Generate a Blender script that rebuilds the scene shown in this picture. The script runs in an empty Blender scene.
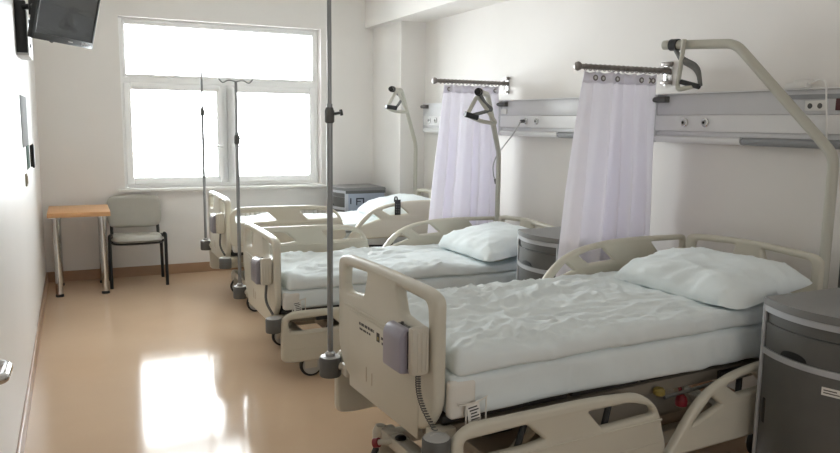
import bpy, bmesh, math, random
from mathutils import Vector, Matrix, noise
random.seed(4)
PI = math.pi
SC = bpy.context.scene
COL = SC.collection

# ------------------------------------------------------------------ materials
def lin(c):
    return tuple(((x/255)/12.92 if x/255 <= .04045 else ((x/255+.055)/1.055)**2.4) for x in c)

def mat(name, c, rough=.5, metal=0., var=.04, vscale=6., bump=0., bscale=60., coat=0., spec=.5, stretch=None):
    m = bpy.data.materials.new(name); m.use_nodes = True
    nt = m.node_tree; b = nt.nodes['Principled BSDF']
    b.inputs['Roughness'].default_value = rough
    b.inputs['Metallic'].default_value = metal
    b.inputs['Specular IOR Level'].default_value = spec
    b.inputs['Coat Weight'].default_value = coat
    tc = nt.nodes.new('ShaderNodeTexCoord')
    src = tc.outputs['Object']
    if stretch:
        mp = nt.nodes.new('ShaderNodeMapping'); mp.inputs['Scale'].default_value = stretch
        nt.links.new(src, mp.inputs['Vector']); src = mp.outputs['Vector']
    l = lin(c)
    if var > 0:
        n = nt.nodes.new('ShaderNodeTexNoise'); n.inputs['Scale'].default_value = vscale
        n.inputs['Detail'].default_value = 4
        nt.links.new(src, n.inputs['Vector'])
        r = nt.nodes.new('ShaderNodeValToRGB')
        r.color_ramp.elements[0].position = .3; r.color_ramp.elements[1].position = .7
        r.color_ramp.elements[0].color = (*[x*(1-var) for x in l], 1)
        r.color_ramp.elements[1].color = (*[min(1, x*(1+var)) for x in l], 1)
        nt.links.new(n.outputs['Fac'], r.inputs['Fac'])
        nt.links.new(r.outputs['Color'], b.inputs['Base Color'])
    else:
        b.inputs['Base Color'].default_value = (*l, 1)
    if bump > 0:
        n2 = nt.nodes.new('ShaderNodeTexNoise'); n2.inputs['Scale'].default_value = bscale
        n2.inputs['Detail'].default_value = 3
        nt.links.new(src, n2.inputs['Vector'])
        bp = nt.nodes.new('ShaderNodeBump'); bp.inputs['Strength'].default_value = bump
        bp.inputs['Distance'].default_value = .01
        nt.links.new(n2.outputs['Fac'], bp.inputs['Height'])
        nt.links.new(bp.outputs['Normal'], b.inputs['Normal'])
    return m

M = {}
M['wall'] = mat('wall_paint', (230, 227, 223), .6, var=.015, vscale=2, bump=.04, bscale=120, spec=.25)
M['wall_left'] = mat('wall_gloss_paint', (234, 232, 229), .4, var=.012, vscale=2, bump=.03, bscale=100, spec=.32)
M['ceiling'] = mat('ceiling_paint', (238, 236, 232), .8, var=.01)
M['baseboard'] = mat('vinyl_skirting', (164, 132, 106), .35, var=.05)
M['white_pvc'] = mat('white_pvc', (245, 245, 244), .35, var=.01)
M['sill'] = mat('sill_stone', (226, 224, 220), .35, var=.03)
M['bed'] = mat('cream_plastic', (202, 197, 182), .36, var=.02, vscale=3)
M['bed_dark'] = mat('beige_panel', (178, 162, 142), .45, var=.03)
M['bed_steel'] = mat('painted_steel', (196, 190, 176), .4, var=.02)
M['linen'] = mat('pale_blue_linen', (226, 233, 234), .85, var=.03, vscale=5, bump=.05, bscale=300, spec=.2)
M['linen_white'] = mat('white_linen', (222, 218, 210), .8, var=.02, spec=.2)
M['grey'] = mat('grey_rubber', (88, 88, 86), .5, var=.04)
M['grey_light'] = mat('light_grey_plastic', (178, 178, 176), .4, var=.02)
M['black'] = mat('black_plastic', (22, 22, 23), .4, var=.05)
M['tyre'] = mat('black_tyre', (26, 26, 27), .6, var=.05)
M['dark'] = mat('dark_mechanism', (52, 52, 52), .5, var=.1)
M['chrome'] = mat('chrome', (214, 214, 214), .12, 1., var=.01)
M['steel'] = mat('brushed_steel', (168, 168, 168), .3, 1., var=.05, vscale=20)
M['pole'] = mat('grey_steel_tube', (140, 141, 142), .3, .75, var=.03)
M['trapeze'] = mat('greige_enamel', (186, 184, 172), .38, var=.02)
M['strap'] = mat('grey_webbing', (112, 113, 111), .8, var=.06)
M['lilac'] = mat('lilac_plastic', (150, 146, 158), .3, var=.03)
M['cab_dark'] = mat('graphite_laminate', (94, 94, 92), .42, var=.05, vscale=9)
M['cab_side'] = mat('blue_grey_panel', (150, 158, 172), .45, var=.02)
M['cab_top'] = mat('grey_moulded_top', (122, 122, 121), .33, var=.03)
M['cab_edge'] = mat('pale_grey_edge', (178, 180, 184), .35, var=.02)
M['wood'] = mat('beech_laminate', (214, 166, 118), .42, var=.09, vscale=7, stretch=(.6, 8, 8))
M['chair'] = mat('light_grey_vinyl', (170, 167, 157), .3, var=.03, vscale=9, bump=.05, bscale=160)
M['rod'] = mat('antique_metal', (136, 130, 126), .35, .7, var=.2, vscale=60)
M['panel'] = mat('panel_enamel', (226, 226, 226), .4, var=.01)
M['panel_grey'] = mat('panel_grey_band', (208, 208, 210), .4, var=.01)
M['panel_dark'] = mat('panel_recess', (152, 154, 157), .4, var=.02)
M['lamp'] = mat('lamp_diffuser', (232, 232, 232), .3, var=.01)
M['white'] = mat('white_plastic', (230, 229, 226), .4, var=.01)
M['cream_switch'] = mat('cream_plastic_switch', (158, 150, 130), .9, var=.02, spec=.1)
M['red'] = mat('red_plastic', (142, 30, 44), .35, var=.04)
M['yellow'] = mat('yellow_plastic', (142, 124, 62), .4, var=.04)
M['screen'] = mat('screen_glass', (24, 26, 28), .16, var=.02, coat=.3)
M['bezel'] = mat('dark_grey_bezel', (58, 60, 62), .3, var=.04)
M['paper'] = mat('label_paper', (226, 224, 218), .7, var=.02)
M['ink'] = mat('printed_ink', (70, 66, 64), .6, var=.03)
M['ink_dark'] = mat('dark_print', (38, 44, 58), .6, var=.03)
M['maroon'] = mat('maroon_plastic', (74, 20, 26), .4, var=.03)
M['radiator'] = mat('radiator_enamel', (214, 212, 206), .4, var=.01)
M['mirror'] = mat('mirror_silver', (214, 220, 218), .06, 1., var=.01)
M['door'] = mat('door_laminate', (220, 218, 212), .4, var=.02)
M['card'] = mat('green_grey_card', (92, 108, 102), .9, var=.03, spec=.05)
M['frame_dim'] = mat('grey_beige_frame', (132, 124, 112), .45, var=.04)
M['board'] = mat('matt_grey_board', (158, 160, 161), .9, var=.02, spec=.05)
M['grey_box'] = mat('grey_lilac_plastic', (138, 135, 143), .3, var=.03)
M['green'] = mat('green_print', (60, 110, 92), .6, var=.02)

def floor_mat():
    m = mat('vinyl_floor', (200, 174, 147), .10, var=.05, vscale=1.1, coat=0.)
    nt = m.node_tree; b = nt.nodes['Principled BSDF']
    b.inputs['Specular IOR Level'].default_value = .13
    tc = nt.nodes.new('ShaderNodeTexCoord')
    n = nt.nodes.new('ShaderNodeTexNoise'); n.inputs['Scale'].default_value = 2.6; n.inputs['Detail'].default_value = 2
    n3 = nt.nodes.new('ShaderNodeTexNoise'); n3.inputs['Scale'].default_value = 160; n3.inputs['Detail'].default_value = 2
    nt.links.new(tc.outputs['Object'], n.inputs['Vector']); nt.links.new(tc.outputs['Object'], n3.inputs['Vector'])
    b1 = nt.nodes.new('ShaderNodeBump'); b1.inputs['Strength'].default_value = .05; b1.inputs['Distance'].default_value = .02
    b2 = nt.nodes.new('ShaderNodeBump'); b2.inputs['Strength'].default_value = .02; b2.inputs['Distance'].default_value = .004
    nt.links.new(n.outputs['Fac'], b1.inputs['Height']); nt.links.new(n3.outputs['Fac'], b2.inputs['Height'])
    nt.links.new(b1.outputs['Normal'], b2.inputs['Normal']); nt.links.new(b2.outputs['Normal'], b.inputs['Normal'])
    return m
M['floor'] = floor_mat()

def curtain_mat():
    m = bpy.data.materials.new('lilac_white_cloth'); m.use_nodes = True
    nt = m.node_tree; nt.nodes.clear()
    o = nt.nodes.new('ShaderNodeOutputMaterial'); mx = nt.nodes.new('ShaderNodeMixShader'); mx.inputs[0].default_value = .42
    d = nt.nodes.new('ShaderNodeBsdfDiffuse'); t = nt.nodes.new('ShaderNodeBsdfTranslucent')
    n = nt.nodes.new('ShaderNodeTexNoise'); n.inputs['Scale'].default_value = 5
    tc = nt.nodes.new('ShaderNodeTexCoord'); nt.links.new(tc.outputs['Object'], n.inputs['Vector'])
    r = nt.nodes.new('ShaderNodeValToRGB')
    r.color_ramp.elements[0].color = (*lin((246, 244, 249)), 1); r.color_ramp.elements[1].color = (*lin((249, 248, 251)), 1)
    nt.links.new(n.outputs['Fac'], r.inputs['Fac'])
    nt.links.new(r.outputs['Color'], d.inputs['Color']); nt.links.new(r.outputs['Color'], t.inputs['Color'])
    nt.links.new(d.outputs[0], mx.inputs[1]); nt.links.new(t.outputs[0], mx.inputs[2]); nt.links.new(mx.outputs[0], o.inputs[0])
    return m
M['curtain'] = curtain_mat()

def glass_mat():
    m = bpy.data.materials.new('window_glass'); m.use_nodes = True
    nt = m.node_tree; nt.nodes.clear()
    o = nt.nodes.new('ShaderNodeOutputMaterial'); mx = nt.nodes.new('ShaderNodeMixShader')
    t = nt.nodes.new('ShaderNodeBsdfTransparent'); g = nt.nodes.new('ShaderNodeBsdfGlossy'); g.inputs['Roughness'].default_value = .02
    t.inputs['Color'].default_value = (.95, .96, .96, 1)
    f = nt.nodes.new('ShaderNodeFresnel'); f.inputs['IOR'].default_value = 1.45
    nt.links.new(f.outputs[0], mx.inputs[0]); nt.links.new(t.outputs[0], mx.inputs[1]); nt.links.new(g.outputs[0], mx.inputs[2])
    nt.links.new(mx.outputs[0], o.inputs[0])
    return m
M['glass'] = glass_mat()
M['tinted'] = glass_mat(); M['tinted'].name = 'fill_window_glass'  # tint sets how much fill light the added rear window lets in
for n_ in M['tinted'].node_tree.nodes:
    if n_.type == 'BSDF_TRANSPARENT': n_.inputs['Color'].default_value = (.29, .285, .28, 1)

# ------------------------------------------------------------------ mesh helpers
def V(*a): return Vector(a)

def bm_box(bm, c, s, bev=0., seg=2, rot=None):
    t = bmesh.new()
    bmesh.ops.create_cube(t, size=1)
    bmesh.ops.scale(t, vec=s, verts=t.verts)
    if bev > 0:
        bmesh.ops.bevel(t, geom=t.edges[:] , offset=min(bev, min(s)*.49), segments=seg, affect='EDGES', profile=.5)
    if rot is not None: bmesh.ops.transform(t, matrix=rot.to_4x4(), verts=t.verts)
    bmesh.ops.translate(t, vec=c, verts=t.verts)
    me = bpy.data.meshes.new('t'); t.to_mesh(me); t.free(); bm.from_mesh(me); bpy.data.meshes.remove(me)
    return bm

def bm_b(bm, x0, x1, y0, y1, z0, z1, bev=0., seg=2):
    return bm_box(bm, V((x0+x1)/2, (y0+y1)/2, (z0+z1)/2), V(abs(x1-x0), abs(y1-y0), abs(z1-z0)), bev, seg)

def fillet(pts, r, n=5, closed=False):
    """round the corners of a 2-D/3-D path"""
    out = []; N = len(pts)
    for i, p in enumerate(pts):
        p = Vector(p)
        if not closed and i in (0, N-1): out.append(p); continue
        a = Vector(pts[(i-1) % N]); b = Vector(pts[(i+1) % N])
        ri = r[i] if isinstance(r, (list, tuple)) else r
        da = a-p; db = b-p
        la, lb = da.length, db.length
        q = min(ri, la*.48, lb*.48)
        if q < 1e-5: out.append(p); continue
        s = p+da*(q/la); e = p+db*(q/lb)
        for k in range(n+1):
            t = k/n
            out.append(s*(1-t)**2+p*2*t*(1-t)+e*t*t)
    return out

def bm_tube(bm, path, r, n=12, caps=True, closed=False):
    path = [Vector(p) for p in path]; N = len(path)
    rr = r if isinstance(r, (list, tuple)) else [r]*N
    rings = []; up = None
    for i, p in enumerate(path):
        if closed: d = path[(i+1) % N]-path[i-1]
        else: d = path[min(i+1, N-1)]-path[max(i-1, 0)]
        d.normalize()
        if up is None:
            up = V(0, 0, 1) if abs(d.z) < .9 else V(1, 0, 0)
        u = up-d*up.dot(d)
        if u.length < 1e-6: u = d.orthogonal()
        u.normalize(); w = d.cross(u); up = u
        rings.append([bm.verts.new(p+(u*math.cos(2*PI*k/n)+w*math.sin(2*PI*k/n))*rr[i]) for k in range(n)])
    for i in range(N if closed else N-1):
        a, b = rings[i], rings[(i+1) % N]
        for k in range(n): bm.faces.new((a[k], a[(k+1) % n], b[(k+1) % n], b[k]))
    if caps and not closed:
        bm.faces.new(rings[0][::-1]); bm.faces.new(rings[-1])
    return bm

def bm_cyl(bm, a, b, r, n=20, r2=None):
    return bm_tube(bm, [a, b], [r, r if r2 is None else r2], n)

def bm_lathe(bm, c, prof, axis='z', n=28):
    """prof: (radius, height) list along axis"""
    rings = []
    for (r, h) in prof:
        ring = []
        for k in range(n):
            a = 2*PI*k/n; x, y = r*math.cos(a), r*math.sin(a)
            v = {'z': V(x, y, h), 'y': V(x, h, y), 'x': V(h, x, y)}[axis]
            ring.append(bm.verts.new(Vector(c)+v))
        rings.append(ring)
    for a, b in zip(rings, rings[1:]):
        for k in range(n): bm.faces.new((a[k], a[(k+1) % n], b[(k+1) % n], b[k]))
    bm.faces.new(rings[0][::-1]); bm.faces.new(rings[-1])
    return bm

def bm_torus(bm, c, R, r, axis='y', n=24, m=8):
    pts = []
    for k in range(n):
        a = 2*PI*k/n
        v = {'z': V(math.cos(a), math.sin(a), 0), 'y': V(math.cos(a), 0, math.sin(a)), 'x': V(0, math.cos(a), math.sin(a))}[axis]
        pts.append(Vector(c)+v*R)
    return bm_tube(bm, pts, r, m, False, True)

def finish(bm, smooth=40):
    bmesh.ops.recalc_face_normals(bm, faces=bm.faces)
    me = bpy.data.meshes.new('m'); bm.to_mesh(me); bm.free()
    if smooth:
        for p in me.polygons: p.use_smooth = True
        me.set_sharp_from_angle(angle=math.radians(smooth))
    return me

def plate_mesh(outer, holes, thick, bev, plane='yz', at=0.):
    """outline with holes, real thickness and rounded edges; plane 'yz' faces x, 'xz' faces y"""
    cu = bpy.data.curves.new('plate', 'CURVE'); cu.dimensions = '2D'; cu.fill_mode = 'BOTH'
    cu.extrude = max(thick/2-bev, .0005); cu.bevel_depth = bev; cu.bevel_resolution = 2; cu.offset = -bev
    for loop in [outer]+holes:
        sp = cu.splines.new('POLY'); sp.points.add(len(loop)-1)
        for q, p in zip(sp.points, loop): q.co = (p[0], p[1], 0, 1)
        sp.use_cyclic_u = True
    o = bpy.data.objects.new('plate', cu); COL.objects.link(o)
    dg = bpy.context.evaluated_depsgraph_get()
    me = bpy.data.meshes.new_from_object(o.evaluated_get(dg))
    bpy.data.objects.remove(o); bpy.data.curves.remove(cu)
    bm = bmesh.new(); bm.from_mesh(me); bpy.data.meshes.remove(me)
    bmesh.ops.remove_doubles(bm, verts=bm.verts, dist=.00005)
    for v in bm.verts:
        a, b, c = v.co
        v.co = (at+c, a, b) if plane == 'yz' else (a, at+c, b)
    return bm

def cloth_box(x0, x1, y0, y1, z0, z1, r, step, disp):
    """rounded box skin, every vertex moved by disp(p, normal)"""
    dims = (x1-x0, y1-y0, z1-z0)
    n = [max(4, round(d/step)) for d in dims]; n[2] = max(n[2], 8)
    org = V(x0, y0, z0); verts = {}
    bm = bmesh.new()
    lo = V(x0+r, y0+r, z0+r); hi = V(x1-r, y1-r, z1-r)
    def vert(i, j, k):
        key = (i, j, k)
        if key in verts: return verts[key]
        # denser near the edges
        def m(t, d):
            return t
        p = V(x0+dims[0]*i/n[0], y0+dims[1]*j/n[1], z0+dims[2]*k/n[2])
        q = V(*[min(max(p[a], lo[a]), hi[a]) for a in range(3)])
        d = p-q
        d.normalize()
        w = q+d*r
        w = w+disp(w, d)
        verts[key] = bm.verts.new(w); return verts[key]
    for k in (0, n[2]):
        for i in range(n[0]):
            for j in range(n[1]): bm.faces.new((vert(i, j, k), vert(i+1, j, k), vert(i+1, j+1, k), vert(i, j+1, k)))
    for j in (0, n[1]):
        for i in range(n[0]):
            for k in range(n[2]): bm.faces.new((vert(i, j, k), vert(i+1, j, k), vert(i+1, j, k+1), vert(i, j, k+1)))
    for i in (0, n[0]):
        for j in range(n[1]):
            for k in range(n[2]): bm.faces.new((vert(i, j, k), vert(i, j+1, k), vert(i, j+1, k+1), vert(i, j, k+1)))
    return bm

def nz(x, y, z=0.): return noise.noise(V(x, y, z))

# ------------------------------------------------------------------ object helpers
def link(name, me, m=None, parent=None, loc=None, rot=None):
    o = bpy.data.objects.new(name, me); COL.objects.link(o)
    if m is not None and me is not None:
        if isinstance(me, bpy.types.Mesh) and not me.materials: me.materials.append(m)
    if parent is not None: o.parent = parent
    if loc is not None: o.location = loc
    if rot is not None: o.rotation_euler = rot
    return o

def obj(name, bm, m, parent=None, smooth=40, loc=None):
    return link(name, finish(bm, smooth), m, parent, loc)

def tag(o, label, cat, group=None):
    o['label'] = label; o['category'] = cat
    if group: o['group'] = group
    return o

def thing(name, label, cat, loc=(0, 0, 0), rz=0., group=None):
    o = bpy.data.objects.new(name, None); COL.objects.link(o)
    o.empty_display_size = .1; o.location = loc; o.rotation_euler = (0, 0, rz)
    return tag(o, label, cat, group)

def struct(name, bm, m, parent=None, smooth=0):
    o = obj(name, bm, m, parent, smooth)
    if parent is None: o['kind'] = 'structure'
    return o

def B(*a, bev=0., seg=2): return bm_b(bmesh.new(), *a, bev=bev, seg=seg)

# ------------------------------------------------------------------ setting
WX = -3.576; FY = -9.2; CZ = 3.0
struct('floor', B(WX-.2, .2, FY-.2, .3, -.1, 0), M['floor'])
struct('ceiling', B(WX-.2, .2, FY-.2, .3, CZ, CZ+.1), M['ceiling'])
struct('wall_left', B(WX-.2, WX, FY, .3, 0, CZ), M['wall_left'])
struct('wall_right', B(0, .2, FY, .3, 0, CZ), M['wall'])
gx0, gx1, gz0, gz1 = -3.1, -.5, .9, 2.5  # opening for the added fill window
bm = bmesh.new()
bm_b(bm, WX-.2, gx0, FY-.2, FY, 0, CZ); bm_b(bm, gx1, .2, FY-.2, FY, 0, CZ)
bm_b(bm, gx0, gx1, FY-.2, FY, 0, gz0); bm_b(bm, gx0, gx1, FY-.2, FY, gz1, CZ)
struct('wall_front', bm, M['wall'])
wx0, wx1, wz0, wz1 = -2.852, -.864, .872, 2.511
bm = bmesh.new()
bm_b(bm, WX, wx0, 0, .3, 0, CZ); bm_b(bm, wx1, 0, 0, .3, 0, CZ)
bm_b(bm, wx0, wx1, 0, .3, 0, wz0-.03); bm_b(bm, wx0, wx1, 0, .3, wz1, CZ)
struct('wall_back', bm, M['wall'])
struct('wall_column', B(-.271, 0, -.767, 0, 0, CZ), M['wall'])
struct('ceiling_beam', B(-.366, 0, FY, 0, 2.553, CZ), M['wall'])
struct('baseboard_back', B(WX, -.271, -.014, 0, 0, .1, bev=.004), M['baseboard'])
struct('baseboard_left', B(WX, WX+.014, FY, -.014, 0, .1, bev=.004), M['baseboard'])
struct('baseboard_right', B(-.014, 0, FY, -.767, 0, .1, bev=.004), M['baseboard'])

# window: frame, transom light above, two sashes below
fy0, fy1 = .12, .19
bm = bmesh.new()
def frame_rect(bm, x0, x1, z0, z1, w, y0, y1, bev=.006):
    bm_b(bm, x0, x0+w, y0, y1, z0, z1, bev); bm_b(bm, x1-w, x1, y0, y1, z0, z1, bev)
    bm_b(bm, x0+w, x1-w, y0, y1, z0, z0+w, bev); bm_b(bm, x0+w, x1-w, y0, y1, z1-w, z1, bev)
win = bpy.data.objects.new('window_1', None); COL.objects.link(win); win.location = (0, 0, 0); win['kind'] = 'structure'
frame_rect(bm, wx0, wx1, wz0, wz1, .035, fy0, fy1)
bm_b(bm, wx0+.03, wx1-.03, fy0, fy1, 1.895, 1.955, .006)
obj('window_frame', bm, M['white_pvc'], win)
bm = bmesh.new(); frame_rect(bm, wx0+.034, wx1-.034, 1.955, wz1-.034, .028, fy0-.01, fy1-.01)
t = obj('transom_sash', bm, M['white_pvc'], win)
obj('window_pane', B(wx0+.06, wx1-.06, .15, .156, 1.98, wz1-.06), M['glass'], t)
xm = -1.845
for (a, b, hs) in ((wx0+.03, xm+.008, 1), (xm-.008+.016, wx1-.03, -1)):
    bm = bmesh.new(); frame_rect(bm, a, b, wz0+.03, 1.9, .068, fy0-.02, fy1-.02, .01)
    if hs == 1: bm_b(bm, b-.105, b, fy0-.02, fy1-.01, wz0+.05, 1.88, .01)
    else: bm_b(bm, a, a+.105, fy0-.02, fy1-.01, wz0+.05, 1.88, .01)
    s = obj('window_sash', bm, M['white_pvc'], win)
    obj('window_pane', B(a+.06, b-.06, .15, .156, wz0+.09, 1.84), M['glass'], s)
    hx = (b-.05) if hs == 1 else (a+.05)
    bm = bmesh.new(); bm_b(bm, hx-.014, hx+.014, fy0-.03, fy0-.018, 1.25, 1.31, .003)
    bm_cyl(bm, V(hx, fy0-.02, 1.28), V(hx, fy0-.06, 1.28), .008, 12)
    bm_tube(bm, [V(hx, fy0-.058, 1.28), V(hx-hs*.12, fy0-.062, 1.278)], .009, 10)
    obj('window_handle', bm, M['white_pvc'], s)
bm = bmesh.new(); bm_b(bm, wx0-.065, wx1+.065, -.06, 0, wz0-.03, wz0, .006); bm_b(bm, wx0, wx1, -.005, fy0+.01, wz0-.03, wz0)
o = obj('window_sill', bm, M['sill'], win, 0)

w2 = bpy.data.objects.new('added_fill_window', None); COL.objects.link(w2); w2['kind'] = 'structure'  # unseen window added behind the camera to bring in fill light
bm = bmesh.new(); frame_rect(bm, gx0, gx1, gz0, gz1, .05, FY-.14, FY-.07); bm_b(bm, -1.83, -1.77, FY-.14, FY-.07, gz0+.05, gz1-.05)
obj('window_frame', bm, M['white_pvc'], w2)
for a, b in ((gx0+.045, -1.825), (-1.775, gx1-.045)): obj('window_pane', B(a, b, FY-.11, FY-.104, gz0+.045, gz1-.045), M['tinted'], w2)

# door: leaf opened flat against the left wall, only its lever reaches the picture
dr = bpy.data.objects.new('door_1', None); COL.objects.link(dr); dr.location = (WX+.03, -6.7, 0); dr['kind'] = 'structure'
obj('door_leaf', B(-.02, .022, 0, .92, .01, 2.05, bev=.003), M['door'], dr)
bm = bmesh.new(); bm_cyl(bm, V(.022, .86, .965), V(.03, .86, .965), .026, 24); bm_cyl(bm, V(.03, .86, .965), V(.085, .86, .965), .011, 16)
bm_tube(bm, fillet([V(.075, .86, .965), V(.092, .87, .965), V(.094, .965, .963), V(.078, .985, .963)], .015), .0125, 14)
obj('door_handle', bm, M['chrome'], dr)

# ------------------------------------------------------------------ left wall: mirror, handset, switch, television
mr = thing('wall_board', 'thin pale grey board flat on the left wall above a greenish card', 'board', (WX, -2.12, 1.2))
obj('board', B(.0, .006, -.30, .32, .16, .49, bev=.002), M['board'], mr)
obj('lower_card', B(.0, .005, .05, .34, .0, .158, bev=.001), M['card'], mr)
hs = thing('wall_handset', 'black handset hooked upright on the left wall past the grey board', 'handset', (WX, -1.56, 1.19))
bm = bmesh.new(); bm_b(bm, 0, .022, -.028, .028, 0, .16, .006); obj('cradle', bm, M['black'], hs)
hs.scale = (.55, 1, 1)
bm = bm_b(bmesh.new(), .018, .05, -.02, .02, -.008, .168, .012, 3)
obj('receiver', bm, M['black'], hs)
sw = thing('light_switch', 'small beige wall switch below the grey board', 'switch', (WX, -2.3, 1.11))
obj('switch_plate', B(0, .01, -.04, .04, 0, .08, bev=.003), M['cream_switch'], sw)
obj('rocker', B(.009, .014, -.022, .022, .015, .065, bev=.002), M['cream_switch'], sw)

# television: turned to the beds and tilted down
n = V(.866, -.5, 0).normalized(); s = V(.5, .866, 0).normalized()
tl = math.radians(13)
up = (V(0, 0, 1)*math.cos(tl)+n*math.sin(tl)).normalized(); nn = (n*math.cos(tl)-V(0, 0, 1)*math.sin(tl)).normalized()
BL = V(-3.45, -3.384, 1.95); TW, TH = .575, .355
cen = BL+s*TW/2+up*TH/2
tv = thing('television', 'flat television on a swing bracket high on the left wall', 'television')
Rm = Matrix((s, up, nn)).transposed().to_4x4()     # local x=right, y=up, z=toward viewer
tv.matrix_world = Matrix.Translation(cen) @ Rm
bm = bmesh.new(); bm_b(bm, -TW/2, TW/2, -TH/2, TH/2, -.03, -.002, .006); bm_b(bm, -TW/2+.1, TW/2-.1, -TH/2+.06, TH/2-.06, -.06, -.028, .012)
obj('casing', bm, M['black'], tv)
bm = bmesh.new(); w = .017
bm_b(bm, -TW/2, -TW/2+w, -TH/2, TH/2, -.004, .004, .002); bm_b(bm, TW/2-w, TW/2, -TH/2, TH/2, -.004, .004, .002)
bm_b(bm, -TW/2, TW/2, TH/2-w, TH/2, -.004, .004, .002); bm_b(bm, -TW/2, TW/2, -TH/2, -TH/2+.034, -.004, .004, .002)
bz = obj('bezel', bm, M['bezel'], tv)
obj('screen', B(-TW/2+w*.9, TW/2-w*.9, -TH/2+.033, TH/2-w*.9, -.003, .0012), M['screen'], tv)
bm = bmesh.new()
bm_b(bm, .03, .075, -TH/2+.014, -TH/2+.02, .003, .0055, .001)
for k, x in enumerate((.165, .18, .192, .205, .219, .232)): bm_b(bm, x, x+.009, -TH/2+.009+.004*(k % 2), -TH/2+.026-.003*(k % 3), .003, .0055, .001)
obj('bezel_lettering', bm, M['grey_light'], bz)
bm = bmesh.new(); bm_tube(bm, fillet([V(-.12, -TH/2+.01, -.02), V(-.09, -TH/2-.008, -.015), V(-.06, -TH/2+.01, -.02)], .02), .004, 8)
obj('cable_loop', bm, M['black'], tv)
inv = tv.matrix_world.inverted()
def put_world(bm):
    for v in bm.verts: v.co = inv @ v.co
    return bm
bm = bmesh.new(); bm_b(bm, WX+.001, -3.512, -2.45, -2.36, 1.945, 2.26, .004); br = obj('bracket_box', put_world(bm), M['black'], tv)
bm = bmesh.new(); bm_b(bm, -3.513, -3.506, -2.45, -1.98, 1.95, 2.19, .002); bm_b(bm, WX+.001, -3.506, -2.449, -2.0, 1.93, 1.946, .003)
pl = obj('bracket_plate', put_world(bm), M['grey_light'], tv)
for z in (2.0, 2.15):
    bm = bm_cyl(bmesh.new(), V(-3.507, -2.3, z), V(-3.5, -2.3, z), .012, 14)
    obj('bolt', put_world(bm), M['dark'], pl)
bm = bmesh.new(); bk = cen-nn*.06
bm_tube(bm, [V(-3.54, -2.42, 2.22), V(-3.47, -2.5, 2.22), bk-nn*.03], .018, 12)
bm_cyl(bm, V(-3.47, -2.5, 2.17), V(-3.47, -2.5, 2.27), .024, 14); bm_cyl(bm, bk-nn*.04, bk+nn*.01, .05, 18)
obj('bracket_arm', put_world(bm), M['black'], tv)

# ------------------------------------------------------------------ table and chair in the corner
tb = thing('side_table', 'small beech topped table on chrome legs in the left corner', 'table', (-3.27, -.42, 0))
obj('tabletop', B(-.25, .25, -.3, .3, .7, .74, bev=.003), M['wood'], tb)
for sx in (-1, 1):
    for sy in (-1, 1):
        x, y = sx*.185, sy*.24
        bm = bmesh.new(); bm_cyl(bm, V(x, y, .02), V(x, y, .7), .03, 24); bm_cyl(bm, V(x, y, .69), V(x, y, .7), .045, 24)
        lg = obj('leg', bm, M['chrome'], tb)
        obj('foot_cap', bm_lathe(bmesh.new(), V(x, y, 0), [(.034, 0), (.034, .016), (.03, .024)]), M['black'], lg)

ch = thing('visitor_chair', 'grey padded chair with black tube legs under the window', 'chair', (-2.785, -.32, 0))
def pad(outl, thick, curve):
    bm = bmesh.new(); nu, nv = 26, 22; hw, hd = outl
    def P(u, v, sgn):
        # superellipse outline
        a = abs(u)**3.2+abs(v)**3.2
        k = 1/(max(1, (abs(u)**4+abs(v)**4))**(1/4))
        x, y = u*hw*(1 if True else k), v*hd
        uu, vv = u*math.sqrt(max(0, 1-v**4*.24)), v*math.sqrt(max(0, 1-u**4*.22))
        e = (max(0, 1-abs(u)**6)*max(0, 1-abs(v)**6))**.5
        return V(uu*hw*1.03, vv*hd*1.03, sgn*thick/2*e)
    top = [[bm.verts.new(curve(P(-1+2*i/nu, -1+2*j/nv, 1))) for j in range(nv+1)] for i in range(nu+1)]
    bot = [[(top[i][j] if i in (0, nu) or j in (0, nv) else bm.verts.new(curve(P(-1+2*i/nu, -1+2*j/nv, -1)))) for j in range(nv+1)] for i in range(nu+1)]
    for i in range(nu):
        for j in range(nv):
            bm.faces.new((top[i][j], top[i+1][j], top[i+1][j+1], top[i][j+1])); bm.faces.new((bot[i][j], bot[i][j+1], bot[i+1][j+1], bot[i+1][j]))
    return bm
obj('seat', pad((.225, .21), .075, lambda p: V(p.x, p.y-.005, p.z+.44+.03*(p.y/.2)*-.3-.02*(p.x/.22)**2*0-(.025*max(0, -p.y/.2-.5)))), M['chair'], ch, 60)
obj('seat_shell', pad((.228, .213), .03, lambda p: V(p.x, p.y-.005, p.z+.408)), M['black'], ch, 60)
def backc(p):   # local: x across, y -> height, z -> depth
    h = p.y+.665
    return V(p.x, .2+.03*(p.y/.15)-p.z*1.-.03*(p.x/.24)**2*-0+(-.035*(1-(p.x/.24)**2)*-1), h)
obj('backrest', pad((.238, .152), .045, backc), M['chair'], ch, 60)
for sx in (-1, 1):
    x = sx*.243
    obj('leg', bm_tube(bmesh.new(), fillet([V(x, -.19, .0), V(x, -.155, .48), V(x*.96, -.15, .49), V(x*.93, -.1, .46)], .02), .015, 12), M['black'], ch)
    obj('leg', bm_tube(bmesh.new(), fillet([V(x, .2, 0), V(x*.95, .14, .44), V(x*.93, 0, .45)], .03), .015, 12), M['black'], ch)
    obj('back_post', bm_tube(bmesh.new(), fillet([V(x*.86, .08, .42), V(x*.86, .17, .44), V(x*.86, .225, .62)], .04), .015, 12), M['black'], ch)
bm = bmesh.new()
for y in (-.12, .1): bm_tube(bm, [V(-.23, y, .42), V(.23, y, .42)], .011, 10)
obj('seat_rail', bm, M['black'], ch)

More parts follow.
